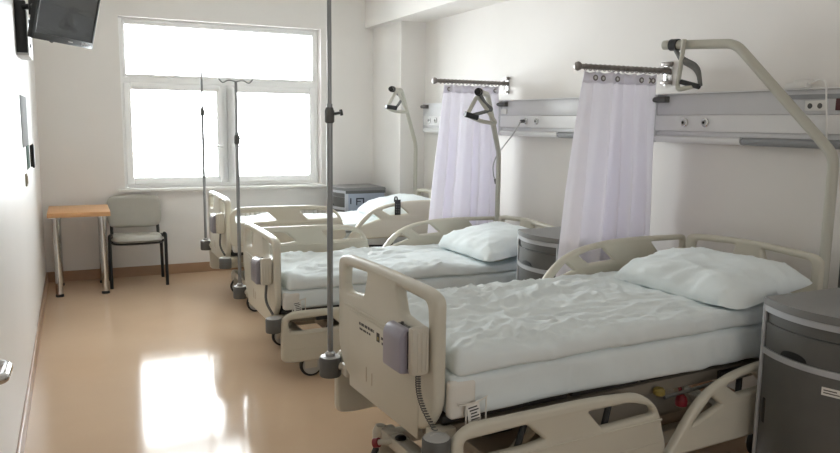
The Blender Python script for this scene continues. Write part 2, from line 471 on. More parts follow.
# radiator under the window
rd = thing('radiator', 'white panel radiator under the window behind the bed', 'radiator', (-1.33, -.09, .12))
bm = bmesh.new()
for k in range(22): bm_b(bm, -.53+k*.048, -.53+k*.048+.036, -.035, -.012, .0, .53, .009)
bm_b(bm, -.53, .53, -.015, .02, .01, .52, .004)
obj('radiator_panel', bm, M['radiator'], rd)
for x in (-.4, .4): obj('wall_bracket', B(x-.015, x+.015, .018, .088, .3, .4), M['radiator'], rd)
bm = bmesh.new(); bm_tube(bm, fillet([V(.5, 0, .05), V(.56, 0, .05), V(.56, 0, -.12)], .03), .009, 10); obj('pipe', bm, M['radiator'], rd)

# ------------------------------------------------------------------ hospital beds
HB = .466; LB = 2.112
BED = {1: dict(o=V(-2.243, -1.302, 0), r=.0046, dz=-.081, wy=-.16),
       2: dict(o=V(-2.274, -2.995, 0), r=.0099, dz=-.150, wy=-.13),
       3: dict(o=V(-2.300, -5.183, 0), r=.0608, dz=0., wy=.04)}
def bedw(b, x, y, z):
    d = BED[b]; c, s_ = math.cos(d['r']), math.sin(d['r'])
    return V(d['o'].x+c*x-s_*y, d['o'].y+s_*x+c*y, z+d['dz'])

def P2(*a): return [Vector(p) for p in a]
# footboard
fo = fillet(P2((.43, .60), (.43, .985), (.36, 1.004), (0, 1.012), (-.36, 1.004), (-.43, .985), (-.43, .60), (-.36, .51), (-.2, .456), (.2, .456), (.36, .51)),
            [.06, .075, .06, .2, .06, .075, .06, .05, .08, .08, .05], 6, True)
fh = []
for sg in (1, -1):
    q = P2((.365*sg, .957), (.13*sg, .968), (.165*sg, .872), (.34*sg, .852), (.372*sg, .868))
    fh.append(fillet(q, [.03, .012, .018, .02, .02], 5, True))
fo = [V(p.x*.978+.009, p.y) for p in fo]; fh = [[V(p.x*.978+.009, p.y) for p in h] for h in fh]
foot_me = finish(plate_mesh(fo, fh, .046, .016, 'yz', .06), 50)
bm = bmesh.new()
bm_b(bm, .0335, .0385, -.35, .36, .795, .805, .002); bm_b(bm, .0350, .0385, -.35, .36, .787, .790, .001)
groove_me = finish(bm, 0)
bm = bmesh.new(); bm_b(bm, .0345, .0385, -.3, .3, .46, .78, .0015); panel_me = finish(bm, 30)
# printed lines and emblem on the footboard
bm = bmesh.new()
def words(bm, y0, y1, z, h, seed):
    rn = random.Random(seed); y = y0
    while y > y1:
        wl = rn.uniform(.012, .028); bm_b(bm, .0335, .0346, max(y-wl, y1), y, z, z+h); y -= wl+.007
words(bm, .20, .06, .747, .011, 1); words(bm, .195, .09, .728, .008, 2); words(bm, -.005, -.12, .739, .010, 3); words(bm, -.01, -.11, .720, .009, 4)
text_me = finish(bm, 0)
bm = bmesh.new(); bm_b(bm, .0333, .0346, .01, .036, .722, .757, .002); emb_me = finish(bm, 0)
bm = bmesh.new(); bm_b(bm, .0328, .0346, .016, .030, .728, .742, .001); emb2_me = finish(bm, 0)
detail_me = finish(bm_b(bmesh.new(), .033, .0346, .128, .131, .53, .59), 0); detail2_me = finish(bm_b(bmesh.new(), .033, .0346, .075, .078, .53, .58), 0)
# headboard
ho = fillet(P2((.40, .55), (.40, .955), (.34, .972), (0, .99), (-.34, .972), (-.40, .955), (-.40, .55)), [.03, .06, .06, .2, .06, .06, .03], 6, True)
hh = []
for sg in (1, -1):
    hh.append(fillet(P2((.345*sg, .936), (.075*sg, .952), (.115*sg, .85), (.345*sg, .84)), [.03, .012, .02, .02], 5, True))
head_me = finish(plate_mesh(ho, hh, .042, .015, 'yz', LB), 50)

# rails (raised heights)
f_out = fillet(P2((.05, .64), (.05, .90), (.115, .945), (.66, .943), (.88, .925), (.97, .86), (1.03, .68), (1.0, .64), (.12, .628)),
               [.06, .05, .07, .1, .1, .09, .05, .04, .06], 6, True)
f_h = [fillet(P2((.095, .895), (.35, .902), (.43, .832), (.36, .822), (.095, .822)), [.02, .012, .01, .05, .015], 4, True),
       fillet(P2((.62, .90), (.83, .897), (.93, .865), (.955, .83), (.69, .825)), [.012, .04, .03, .02, .012], 4, True)]
railf = finish(plate_mesh(f_out, f_h, .04, .014, 'xz', 0), 50)
h_out = fillet(P2((1.03, .63), (1.10, .72), (1.17, .81), (1.25, .872), (1.37, .918), (1.56, .945), (1.80, .950), (2.14, .942), (2.155, .84), (2.13, .68), (2.08, .63)),
               [.03, .05, .06, .06, .08, .1, .1, .03, .03, .05, .04], 6, True)
h_h = [fillet(P2((1.165, .745), (1.272, .846), (1.335, .800)), [.008, .008, .008], 4, True),
       fillet(P2((1.355, .876), (1.43, .898), (1.52, .908), (1.605, .836), (1.43, .828)), .01, 4, True),
       fillet(P2((1.87, .918), (2.118, .913), (2.115, .862), (1.95, .835)), [.012, .02, .015, .02], 4, True)]
railh = finish(plate_mesh(h_out, h_h, .04, .014, 'xz', 0), 50)
# raised moulding lines across rail faces
bm = bmesh.new()
for sg in (-1, 1):
    bm_b(bm, .12, .99, sg*.0205-.003, sg*.0205+.003, .80, .808, .002)
    bm_b(bm, .12, .98, sg*.0195-.003, sg*.0195+.003, .71, .714, .002)
railf_line = finish(bm, 0)
def arms(x0, x1):
    bm = bmesh.new()
    for x in (x0, x1):
        bm_tube(bm, fillet([V(x, .0, .64), V(x+.03, -.03, .58), V(x+.1, -.05, .53)], .03), .013, 8)
    bm_b(bm, x0-.02, x1+.1, -.065, -.045, .51, .545, .004)
    return finish(bm)

def make_bed(b, label, rails, group='hospital beds in a row'):
    d = BED[b]; dz = d['dz']
    root = thing('hospital_bed', label, 'hospital bed', d['o'], d['r'], group)
    L = lambda n, me, m, p=root, z=dz, loc=None: link(n, me, M[m], p, loc if loc is not None else (0, 0, z))
    fb = L('footboard', foot_me, 'bed')
    sub = lambda n, me, m: link(n, me, M[m], fb)
    sub('footboard_groove', groove_me, 'bed'); sub('footboard_panel', panel_me, 'bed')
    sub('printed_lettering', text_me, 'ink'); sub('emblem', emb_me, 'ink'); sub('emblem_center', emb2_me, 'yellow'); sub('moulded_mark', detail_me, 'bed_dark'); sub('moulded_mark', detail2_me, 'bed_dark')
    L('headboard', head_me, 'bed')
    # deck
    bm = bmesh.new()
    for y in (-.36, .36): bm_b(bm, .09, LB-.03, y-.02, y+.02, .475, .525, .006)
    for x in (.12, .75, 1.35, LB-.06): bm_b(bm, x-.02, x+.02, -.37, .37, .48, .52, .004)
    for y in (-.3, .3): bm_b(bm, .065, .14, y-.025, y+.025, .47, .52, .004); bm_b(bm, LB-.1, LB-.01, y-.025, y+.025, .5, .56, .004)
    obj('deck_frame', bm, M['frame_dim'], root, loc=(0, 0, dz))
    bm = bmesh.new()
    for x0, x1 in ((.09, .64), (.66, 1.0), (1.02, 1.3), (1.32, 2.06)): bm_b(bm, x0, x1, -.375, .375, .53, .56, .008)
    obj('mattress_platform', bm, M['dark'], root, loc=(0, 0, dz))
    # corner bumpers
    for x, yy, zz in ((.015, HB, 0), (.015, -HB, 0)):
        bm = bm_lathe(bmesh.new(), V(x, yy, .452), [(.045, 0), (.048, .006), (.048, .078), (.044, .084)])
        cb = obj('corner_bumper', bm, M['grey'], root, loc=(0, 0, dz))
        obj('bumper_cap', bm_lathe(bmesh.new(), V(x, yy, .535), [(.043, 0), (.043, .004), (.022, .007), (.02, .004)]), M['grey_light'], cb)
        bm = bmesh.new(); sg = 1 if yy > 0 else -1
        bm_tube(bm, [V(x, yy, .50), V(.09, yy-sg*.07, .50)], .018, 10); bm_b(bm, .04, .13, yy-sg*.12, yy-sg*.06, .475, .525, .006)
        obj('bumper_bracket', bm, M['bed_steel'], cb)
    # siderails
    for (end, side, up) in rails:
        me = railf if end == 'foot' else railh
        z = dz if up else dz-.37
        y = .495*side
        r = link('siderail', me, M['bed'], root, (.05 if (b == 3 and side > 0 and end == 'head') else 0, y, z))
        if end == 'foot': link('moulding', railf_line, M['bed'], r)
        bm = bmesh.new(); x0, x1 = ((.3, .7) if end == 'foot' else (1.45, 1.85))
        zt = .64 if up else .88
        for x in (x0, x1):
            if up: bm_tube(bm, fillet([V(x, -side*.012, .68), V(x+.02, -side*.035, .56), V(x+.06, -side*.09, .5)], .04), .013, 8)
            else: bm_tube(bm, fillet([V(x, -side*.012, .74), V(x+.05, -side*.04, .80), V(x+.12, -side*.09, .865)], .04), .013, 8)
        zz = .5 if up else .868
        bm_b(bm, x0+.0, x1+.16, -side*.1-.012, -side*.1+.012, zz-.02, zz+.02, .004)
        obj('rail_arm', bm, M['dark'], r)
    # lifting columns and base
    wy = d['wy']
    zb = .16
    bm = bmesh.new()
    for y in (-.26, .26): bm_b(bm, .2, 1.9, wy+y-.03, wy+y+.03, zb, zb+.06, .008)
    for x in (.24, 1.04, 1.84): bm_b(bm, x-.035, x+.035, wy-.34, wy+.34, zb, zb+.055, .008)
    obj('base_frame', bm, M['bed_steel'], root)
    obj('base_cover', B(.42, 1.7, wy-.22, wy+.22, zb+.03, zb+.1, bev=.02), M['bed_dark'], root)
    for xa, xb_ in ((.5, .78), (1.6, 1.34)):
        bm = bmesh.new()
        for y in (-.2, .2):
            bm_tube(bm, [V(xa, wy+y, zb+.05), V(xb_, y, .485+dz)], .022, 8)
        bm_tube(bm, [V(xa, wy-.24, zb+.05), V(xa, wy+.24, zb+.05)], .018, 10); bm_tube(bm, [V(xb_, -.36, .49+dz), V(xb_, .36, .49+dz)], .018, 10)
        obj('lift_arm', bm, M['bed_steel'], root)
    bm = bmesh.new(); bm_cyl(bm, V(.6, wy+.02, zb+.11), V(1.15, .0, .46+dz), .028, 14); bm_cyl(bm, V(.85, wy*.5+.01, .33), V(1.15, 0, .46+dz), .016, 12)
    bm_b(bm, .5, .66, wy-.05, wy+.09, zb+.07, zb+.17, .01)
    obj('actuator', bm, M['dark'], root)
    for x in (.215, 1.86):
        for sy in (-1, 1):
            y = wy+sy*.335
            cs = obj('caster', bm_lathe(bmesh.new(), V(x, y, .145), [(.03, 0), (.034, .01), (.034, .05), (.022, .075)], n=18), M['bed_steel'], root)
            bm = bmesh.new()
            for s2 in (-1, 1):
                bm_b(bm, x-.02, x+.06, y+s2*.031-.004, y+s2*.031+.004, .06, .16, .003)
            bm_b(bm, x-.018, x+.058, y-.034, y+.034, .15, .162, .003)
            obj('fork', bm, M['bed_steel'], cs)
            wc = V(x+.03, y, .073)
            obj('tyre', bm_lathe(bmesh.new(), wc, [(.055, -.016), (.07, -.015), (.073, -.008), (.073, .008), (.07, .015), (.055, .016)], 'y', 32), M['tyre'], cs)
            obj('wheel_disc', bm_lathe(bmesh.new(), wc, [(.02, -.021), (.054, -.018), (.058, -.0165), (.058, .0165), (.054, .018), (.02, .021)], 'y', 32), M['grey_light'], cs)
            if x < 1 and b == 3 and sy > 0:
                tip = V(x-.045, y-.07, .175); piv = V(x+.02, y-.16, .21)
                bm = bmesh.new(); bm_tube(bm, [piv, tip], .013, 10); bm_tube(bm, [piv, V(x+.02, y, .19)], .012, 10)
                pd = obj('brake_pedal', bm, M['bed_steel'], cs)
                ax = (tip-piv).normalized()
                obj('pedal_tip', bm_cyl(bmesh.new(), tip-ax*.006, tip+ax*.018, .021, 16), M['red'], pd)
                obj('pedal_knob', bm_lathe(bmesh.new(), piv+V(0, 0, .0), [(.018, -.012), (.024, -.004), (.024, .012), (.014, .02)], 'z', 16), M['black'], pd)
    # release handle and knob below the head section, near side
    bm = bmesh.new(); bm_tube(bm, fillet([V(1.27, -.33, .49), V(1.27, -.35, .45), V(1.28, -.35, .42)], .02), .008, 10)
    bm_lathe(bm, V(1.28, -.35, .395), [(.010, -.02), (.024, -.014), (.027, .006), (.02, .024), (.01, .034)])
    obj('release_handle', bm, M['red'], root, loc=(0, 0, dz))
    bm = bm_lathe(bmesh.new(), V(1.08, -.41, .48), [(.018, 0), (.024, .006), (.024, .022), (.016, .03)])
    obj('lock_knob', bm, M['yellow'], root, loc=(0, 0, dz))
    bm = bm_tube(bmesh.new(), [V(1.09, -.43, .475), V(1.36, -.43, .488), V(1.9, -.43, .5)], .008, 8)
    obj('linkage_rod', bm, M['steel'], root, loc=(0, 0, dz))
    return root

make_bed(3, 'cream hospital bed nearest the camera, its side rails on the near side let down', [('foot', 1, False), ('head', 1, True), ('foot', -1, False), ('head', -1, False)])
make_bed(2, 'cream hospital bed in the middle of the row, standing between the two curtains', [('foot', 1, True), ('head', 1, True), ('foot', -1, False), ('head', -1, False)])
make_bed(1, 'cream hospital bed beside the window, black remote hung on its raised rail', [('foot', 1, False), ('head', 1, False), ('foot', -1, True), ('head', -1, True)])

# ---- bedding
def ridged(x, y, s, e=3):
    a = 1-abs(nz(x, y, s))*2.4
    return max(0, a)**e
def duvet_disp(seed, amp=1.):
    def f(p, d):
        x, y = p.x, p.y
        wx_ = x+.09*nz(x*2.3, y*2.3, seed); wy_ = y+.09*nz(x*2.3+7, y*2.3, seed)
        fx = math.exp(-((x-.45)/.6)**2)
        t = .010*nz(wx_*2.4, wy_*3.2, seed)
        for k, (ang, fu, fv, am, base) in enumerate(((.30, 1.5, 6.5, .012, .55), (-.62, 1.9, 8., .010, .35), (.95, 2.2, 9., .010, .35), (-.15, 2.6, 14., .0068, .65), (.5, 3.2, 17., .005, .55))):
            c, s_ = math.cos(ang), math.sin(ang)
            u = wx_*c+wy_*s_; v = -wx_*s_+wy_*c
            m_ = max(0, .5+1.3*nz(x*2.1+k*5, y*2.1, seed+k))
            t += am*(base+fx*.8)*m_*ridged(u*fu, v*fv, seed+k*3, 2.8)
        t += .002*nz(wx_*22, wy_*22, seed+5)
        up_ = max(0, d.z)
        r = V(0, 0, 1)*t*up_*amp*1.7
        side = math.hypot(d.x, d.y)
        if side > .3 and d.z < .95:
            k = nz(x*5+y*3, p.z*6, seed+20)
            r += V(d.x, d.y, 0)*(.008*k+.009*nz(x*1.5, y*1.5, seed+31)+.010*ridged(x*7+p.z*3+y*3, p.z*2, seed+8))*amp
            if d.z < .3: r += V(0, 0, .010*nz(x*3.2, 1.7, seed+40)-.004)
        return r
    return f
def matt_disp(seed):
    def f(p, d):
        side = math.hypot(d.x, d.y)
        r = V(0, 0, 0)
        if side > .3:
            drape = ridged(p.x*9+p.z*2.5+p.y*5, p.z*1.5, seed)*max(0, (p.x-.75)/1.2) if abs(d.y) > .3 else 0
            r += V(d.x, d.y, 0)*(.006*nz(p.x*4, p.z*9+p.y*3, seed)+.018*drape+.008*ridged(p.x*3+p.z*4, p.z*2+p.x, seed+7, 2))
            seam = math.exp(-((p.x-.62)/.007)**2)
            r -= V(d.x, d.y, 0)*.007*seam
            if d.z < -.2 and abs(d.y) > .3: r += V(0, 0, .008*nz(p.x*3.5, p.y*3, seed+4)-.022*max(0, p.x-.8)*(1+.6*nz(p.x*9, 0, seed+2)))
        return r
    return f
names = {3: 'nearest', 2: 'middle', 1: 'window side'}
beddesc = {3: 'the bed nearest the camera', 2: 'the middle bed between the curtains', 1: 'the bed by the window'}
for b in (3, 2, 1):
    d = BED[b]
    mtop, dtop = (.715, .786) if b == 3 else (.688, .752)
    mt = thing('mattress', 'thick mattress in a pale blue sheet on '+beddesc[b], 'mattress', bedw(b, 0, 0, 0), d['r'], 'mattresses on the beds')
    bm = cloth_box(.098, 2.05, -.424, .424, .561, mtop, .03, .018 if b == 3 else .03, matt_disp(b*11))
    obj('sheet', bm, M['linen'], mt, 80)
    bm = cloth_box(.086, .19, -.434, -.39, .565, mtop-.017, .016, .012, lambda p, dd: V(0, 0, 0))
    obj('corner_cover', bm, M['linen_white'], mt, 80)
    bm = cloth_box(.112, 2.04, -.434, .434, mtop+.001, dtop, (dtop-mtop)*.37, .0115 if b == 3 else .018, duvet_disp(b*7+2, 1. if b > 1 else .8))
    tag(obj('duvet', bm, M['linen'], None, 80, loc=bedw(b, 0, 0, 0)), 'rumpled pale blue cover spread over '+beddesc[b], 'duvet', 'covers on the beds').rotation_euler = (0, 0, d['r'])

def pillow(b, c, hx, hy, th, tilt, yaw, label, seed):
    bm = bmesh.new(); nu, nv = 44, 44
    Rr = Matrix.Rotation(yaw, 3, 'Z') @ Matrix.Rotation(tilt, 3, 'Y')
    def P(u, v, sg):
        e = (max(0, 1-abs(u)**3.4)*max(0, 1-abs(v)**3.4))**.62
        sx = 1-.10*(1-u*u)*0-.07*(1-abs(u)**2)*(abs(v)**3); sy = 1-.07*(1-abs(v)**2)*(abs(u)**3)
        x, y = u*hx*sy*(1-.0), v*hy*sx
        x = u*hx*(1-.05*(1-v*v)-.07*v**6); y = v*hy*(1-.04*(1-u*u)-.07*u**6)
        z = sg*th*e
        rim = 1-e
        w = .010*nz(x*6, y*6, seed)+.013*ridged(x*4+y*7, y*2.6-x*1.6, seed+2, 2)*(.35+rim)+.012*ridged(x*9-y*3, y*3+x*1.5, seed+6, 2)*(.3+rim)+.005*ridged(x*15+y*9, y*7, seed+7, 2)
        w += .01*rim*math.sin(8*math.atan2(v, u)+seed)*(1 if sg > 0 else .4)*min(1, e*4)
        if sg < 0: z *= .42; w *= .3
        return Rr @ V(x, y, z+w*min(1, e*3))
    top = [[bm.verts.new(P(-1+2*i/nu, -1+2*j/nv, 1)) for j in range(nv+1)] for i in range(nu+1)]
    bot = [[(top[i][j] if i in (0, nu) or j in (0, nv) else bm.verts.new(P(-1+2*i/nu, -1+2*j/nv, -1))) for j in range(nv+1)] for i in range(nu+1)]
    for i in range(nu):
        for j in range(nv):
            bm.faces.new((top[i][j], top[i+1][j], top[i+1][j+1], top[i][j+1])); bm.faces.new((bot[i][j], bot[i][j+1], bot[i+1][j+1], bot[i+1][j]))
    o = obj('pillow', bm, M['linen'], None, 80, loc=bedw(b, *c))
    o.rotation_euler = (0, 0, BED[b]['r'])
    return tag(o, label, 'pillow', 'pillows on the beds')
pillow(3, (1.70, -.095, .836), .275, .385, .105, -.13, .02, 'plump pale blue pillow on the bed nearest the camera', 3)
pillow(2, (1.76, -.10, .822), .30, .40, .118, -.16, .02, 'pale blue pillow beside the dark grey cabinet on the middle bed', 8)
pillow(1, (1.72, -.02, .816), .31, .39, .108, -.16, .0, 'pale pillow behind the black remote on the bed by the window', 5)

# tags tied to the mattress corners
for b in (3, 2):
    d = BED[b]
    tg = thing('bed_tag', ('white printed card tied to the mattress corner of the bed nearest the camera' if b == 3 else 'pale card strapped to the mattress corner of the middle bed'), 'tag', bedw(b, .165, -.452, .545), d['r'], 'cards on the mattress corners')
    R = Matrix.Rotation(-.12, 3, 'Y')
    obj('card', bm_box(bmesh.new(), V(0, -.004, .04), V(.05, .002, .075), .0008, 1, R), M['paper'], tg)
    bm = bmesh.new(); rn = random.Random(5)
    for k in range(6):
        z = .012+k*.011; wd = rn.uniform(.012, .018)
        bm_box(bm, R @ V(rn.uniform(-.004, .004), 0, z-.04)+V(0, -.0056, .04), V(wd*2, .0008, .0045), 0, 1, R)
    obj('print', bm, M['ink'], tg)
    bm = bmesh.new()
    bm_tube(bm, [V(-.065, .0, .088), V(-.02, -.007, .08), V(.03, -.006, .088), V(.055, 0, .094)], .0022, 6)
    bm_tube(bm, [V(-.06, .0, .078), V(-.01, -.007, .076), V(.05, 0, .09)], .0022, 6)
    bm_tube(bm, [V(-.03, -.002, .082), V(-.032, -.004, -.005)], .003, 6); bm_tube(bm, [V(.05, 0, .092), V(.049, -.003, .005)], .003, 6)
    obj('string', bm, M['linen_white'], tg)

# ---- control units hung on the footboards
for b in (3, 2, 1):
    d = BED[b]
    cu = thing('bed_control_unit', {3: 'lilac control box with a coiled cable on the footboard nearest the camera', 2: 'grey control box hung on the footboard of the middle bed', 1: 'grey control box hung on the footboard by the window'}[b], 'control unit', bedw(b, 0, -.25, .72), d['r'], 'control boxes on the footboards')
    bm = bmesh.new(); q = fillet(P2((-.058, .0), (-.058, .125), (-.04, .15), (-.012, .152), (-.012, -.004)), [.012, .02, .015, .01, .01], 4, True)
    bm = plate_mesh(q, [], .135, .008, 'xz', -.022)
    obj('lilac_front', bm, M['lilac'] if b == 3 else M['grey_box'], cu, 50)
    obj('dark_gap', B(-.03, .02, -.098, -.085, .015, .145, bev=.003), M['black'], cu)
    bm = bmesh.new(); bm_b(bm, -.034, .034, -.132, -.095, .0, .165, .012)
    for k in range(3): bm_b(bm, -.015+k*.016, -.007+k*.016, -.1345, -.128, .012, .15, .002)
    obj('side_grip', bm, M['bed_steel'], cu)
    bm = bmesh.new(); bm_b(bm, -.014, .036, -.02, .08, .03, .13, .004); bm_tube(bm, fillet([V(.012, .03, .11), V(.012, .03, .145)], .01), .006, 8)
    obj('hook', bm, M['grey'], cu)
    bm = bmesh.new()
    p0, p1 = V(.0, -.112, .0), V(.03, -.18, -.175)
    if b == 3:
        N = 300; pts = []
        ax = (p1-p0); 
        for k in range(N+1):
            t_ = k/N; c = p0+ax*t_+V(-.012*math.sin(PI*t_), .018*math.sin(PI*t_), 0)
            a = t_*2*PI*22
            pts.append(c+V(math.cos(a)*.008, math.sin(a)*.008, 0))
        bm_tube(bm, pts, .0021, 6)
    else:
        bm_tube(bm, fillet([p0, V(-.012, -.13, -.1), V(.02, -.18, -.17)], .05), .008, 8)
    obj('cable', bm, M['grey'], cu)

# remote on the window bed's rail
rm = thing('bed_remote', 'black remote hung over the raised rail of the bed by the window', 'remote', bedw(1, 1.49, -.52, .83), BED[1]['r'])
obj('remote_body', B(-.028, .028, -.014, .006-.018, -.0, .135, bev=.006), M['black'], rm)
bm = bmesh.new(); bm_tube(bm, fillet([V(0, -.006, .12), V(0, 0, .155), V(0, .05, .155), V(0, .055, .11)], .02), .007, 8); obj('hook', bm, M['black'], rm)
bm = bmesh.new()
for i in range(4):
    for x in (-.011, .011): bm_b(bm, x-.006, x+.006, -.0165, -.0135, .02+i*.022, .032+i*.022, .002)
obj('button', bm, M['grey'], rm)

# ---- trapeze (lifting) poles
def trapeze(b, pts, rad, label, tri, fil=.055):
    p0 = bedw(b, *pts[0]); o = thing('lifting_pole', label, 'lifting pole', p0, 0, 'lifting poles at the bed heads')
    W_ = [bedw(b, *p)-p0 for p in pts]
    pa = fillet(W_, fil, 7)
    obj('pole', bm_tube(bmesh.new(), pa, rad, 16), M['trapeze'], o, 50)
    tip = W_[-1]; dr_ = (W_[-1]-W_[-2]).normalized()
    obj('end_cap', bm_cyl(bmesh.new(), tip-dr_*.02, tip+dr_*.012, rad*1.06, 16), M['black'] if b < 3 else M['trapeze'], o)
    a = tip-dr_*.06
    bm = bmesh.new(); bm_cyl(bm, a-dr_*.024, a+dr_*.024, rad*1.32, 18); obj('strap_clamp', bm, M['black'], o)
    tri(o, p0, a, dr_, rad)
    # socket on the bed corner
    bm = bmesh.new(); bm_cyl(bm, V(0, 0, -.32), V(0, 0, .02), rad*1.35, 16)
    obj('socket_sleeve', bm, M['bed_steel'], o)
    return o
def handle_tri(pts, strap, grip):
    """pts: triangle corners (world), strap: path, grip: two points"""
    def f(o, p0, a, dr_, rad):
        q = [Vector(p)-p0 for p in pts]
        hd = obj('grab_handle', bm_tube(bmesh.new(), fillet(q, .03, 5, True), .011 if rad < .02 else .014, 12, False, True), M['trapeze'], o, 60)
        g = [Vector(p)-p0 for p in grip]
        obj('hand_grip', bm_cyl(bmesh.new(), g[0], g[1], .019, 14), M['black'], hd)
        s_ = [a]+[Vector(p)-p0 for p in strap]
        bm = bmesh.new(); sp = fillet(s_, .06, 6); wv = V(.018, .012, 0)
        for k in range(len(sp)-1):
            pass
        bm_tube(bm, sp, .012, 8)
        obj('strap', bm, M['strap'], hd)
    return f
LP = LB-.01
# near pole: arm over the bed towards its foot
t3 = [(2.13, -.385, .60), (2.13, -.385, 1.43), (2.10, .165, 1.972), (2.07, .60, 1.998)]
def tri3(o, p0, a, dr_, rad):
    q = lambda *p: bedw(3, *p)-p0
    # triangular grab handle seen edge on, one side hooked over the arm
    T = [q(2.045, .45, 2.015), q(2.035, .47, 1.745), q(2.045, .37, 1.765)]
    hd = obj('grab_handle', bm_tube(bmesh.new(), fillet(T, .03, 6, False), .0125, 12), M['trapeze'], o, 60)
    obj('hand_grip', bm_cyl(bmesh.new(), q(2.04, .45, 1.79), q(2.05, .335, 1.76), .014, 14), M['black'], hd)
    st = fillet([a+V(0, 0, -.02), q(2.055, .47, 1.91), q(2.06, .36, 1.86), q(2.06, .335, 1.765)], .06, 7)
    obj('strap', bm_tube(bmesh.new(), st, [.011+.009*math.sin(PI*k/(len(st)-1)) for k in range(len(st))], 10), M['strap'], hd)
trapeze(3, t3, .0245, 'bent lifting pole at the head of the bed nearest the camera', tri3)
def wpt(b, x, y, z): return bedw(b, x, y, z-BED[b]['dz'])      # world height
def trapeze_far(b, bend, mid, tip, T, st, gr, label):
    pts = [(LP, .425, .62), (LP, .425, bend-BED[b]['dz']), (mid[0], mid[1], mid[2]-BED[b]['dz']), (tip[0], tip[1], tip[2]-BED[b]['dz'])]
    trapeze(b, pts, .02, label, handle_tri([wpt(b, *p) for p in T], [wpt(b, *p) for p in st], [wpt(b, *p) for p in gr]))
trapeze_far(2, 1.31, (1.72, -.01, 1.760), (1.38, -.46, 1.756),
            [(1.43, -.37, 1.735), (1.365, -.35, 1.605), (1.47, -.345, 1.568), (1.60, -.345, 1.549)],
            [(1.50, -.36, 1.68), (1.56, -.36, 1.645), (1.50, -.36, 1.63), (1.38, -.36, 1.60)], [(1.345, -.36, 1.612), (1.44, -.36, 1.59)],
            'grey lifting pole in front of the far curtain')
trapeze_far(1, 1.33, (1.74, -.02, 1.846), (1.47, -.41, 1.836),
            [(1.545, -.37, 1.83), (1.455, -.35, 1.675), (1.535, -.35, 1.645), (1.655, -.35, 1.64)],
            [(1.60, -.36, 1.76), (1.56, -.36, 1.70), (1.53, -.36, 1.67)], [(1.445, -.36, 1.685), (1.545, -.36, 1.675)],
            'grey lifting pole in front of the wall column')

# ---- drip stands in the far foot corner bumpers
def iv_pole(b, zc, zt, label, hook=True):
    p = bedw(b, .015, HB, .542); o = thing('drip_stand', label, 'drip stand', p, BED[b]['r'], 'drip stands at the bed feet')
    z0 = p.z
    obj('lower_tube', bm_cyl(bmesh.new(), V(0, 0, 0), V(0, 0, zc-z0+.03), .0125, 16), M['pole'], o)
    obj('upper_tube', bm_cyl(bmesh.new(), V(0, 0, zc-z0), V(0, 0, zt-z0), .0092, 16), M['pole'], o)
    bm = bm_lathe(bmesh.new(), V(0, 0, zc-z0-.02), [(.014, -.03), (.02, -.024), (.02, .02), (.015, .035)], 'z', 16)
    cl = obj('clamp_collar', bm, M['grey'], o)
    bm = bmesh.new(); bm_cyl(bm, V(.015, -.006, zc-z0-.012), V(.042, -.012, zc-z0-.006), .006, 10); bm_cyl(bm, V(.042, -.012, zc-z0-.006), V(.052, -.014, zc-z0-.004), .013, 14)
    obj('clamp_knob', bm, M['dark'], cl)
    for sg in (-1, 1):
        h = zt-z0
        obj('hook', bm_tube(bmesh.new(), fillet([V(0, 0, h), V(sg*.05, 0, h+.012), V(sg*.09, 0, h-.012), V(sg*.115, 0, h+.018)], .03), .0042, 8), M['pole'], o)
    bm = bm_lathe(bmesh.new(), V(0, 0, 0), [(.022, 0), (.022, .012), (.015, .02)], 'z', 16); obj('socket_ring', bm, M['steel'], o)
iv_pole(3, 1.595, 2.40, 'tall grey drip stand rising beside the footboard of the bed nearest the camera')
iv_pole(2, 1.436, 1.81, 'grey drip stand in front of the middle of the window')
iv_pole(1, 1.635, 1.96, 'thin grey drip stand in front of the left window pane')

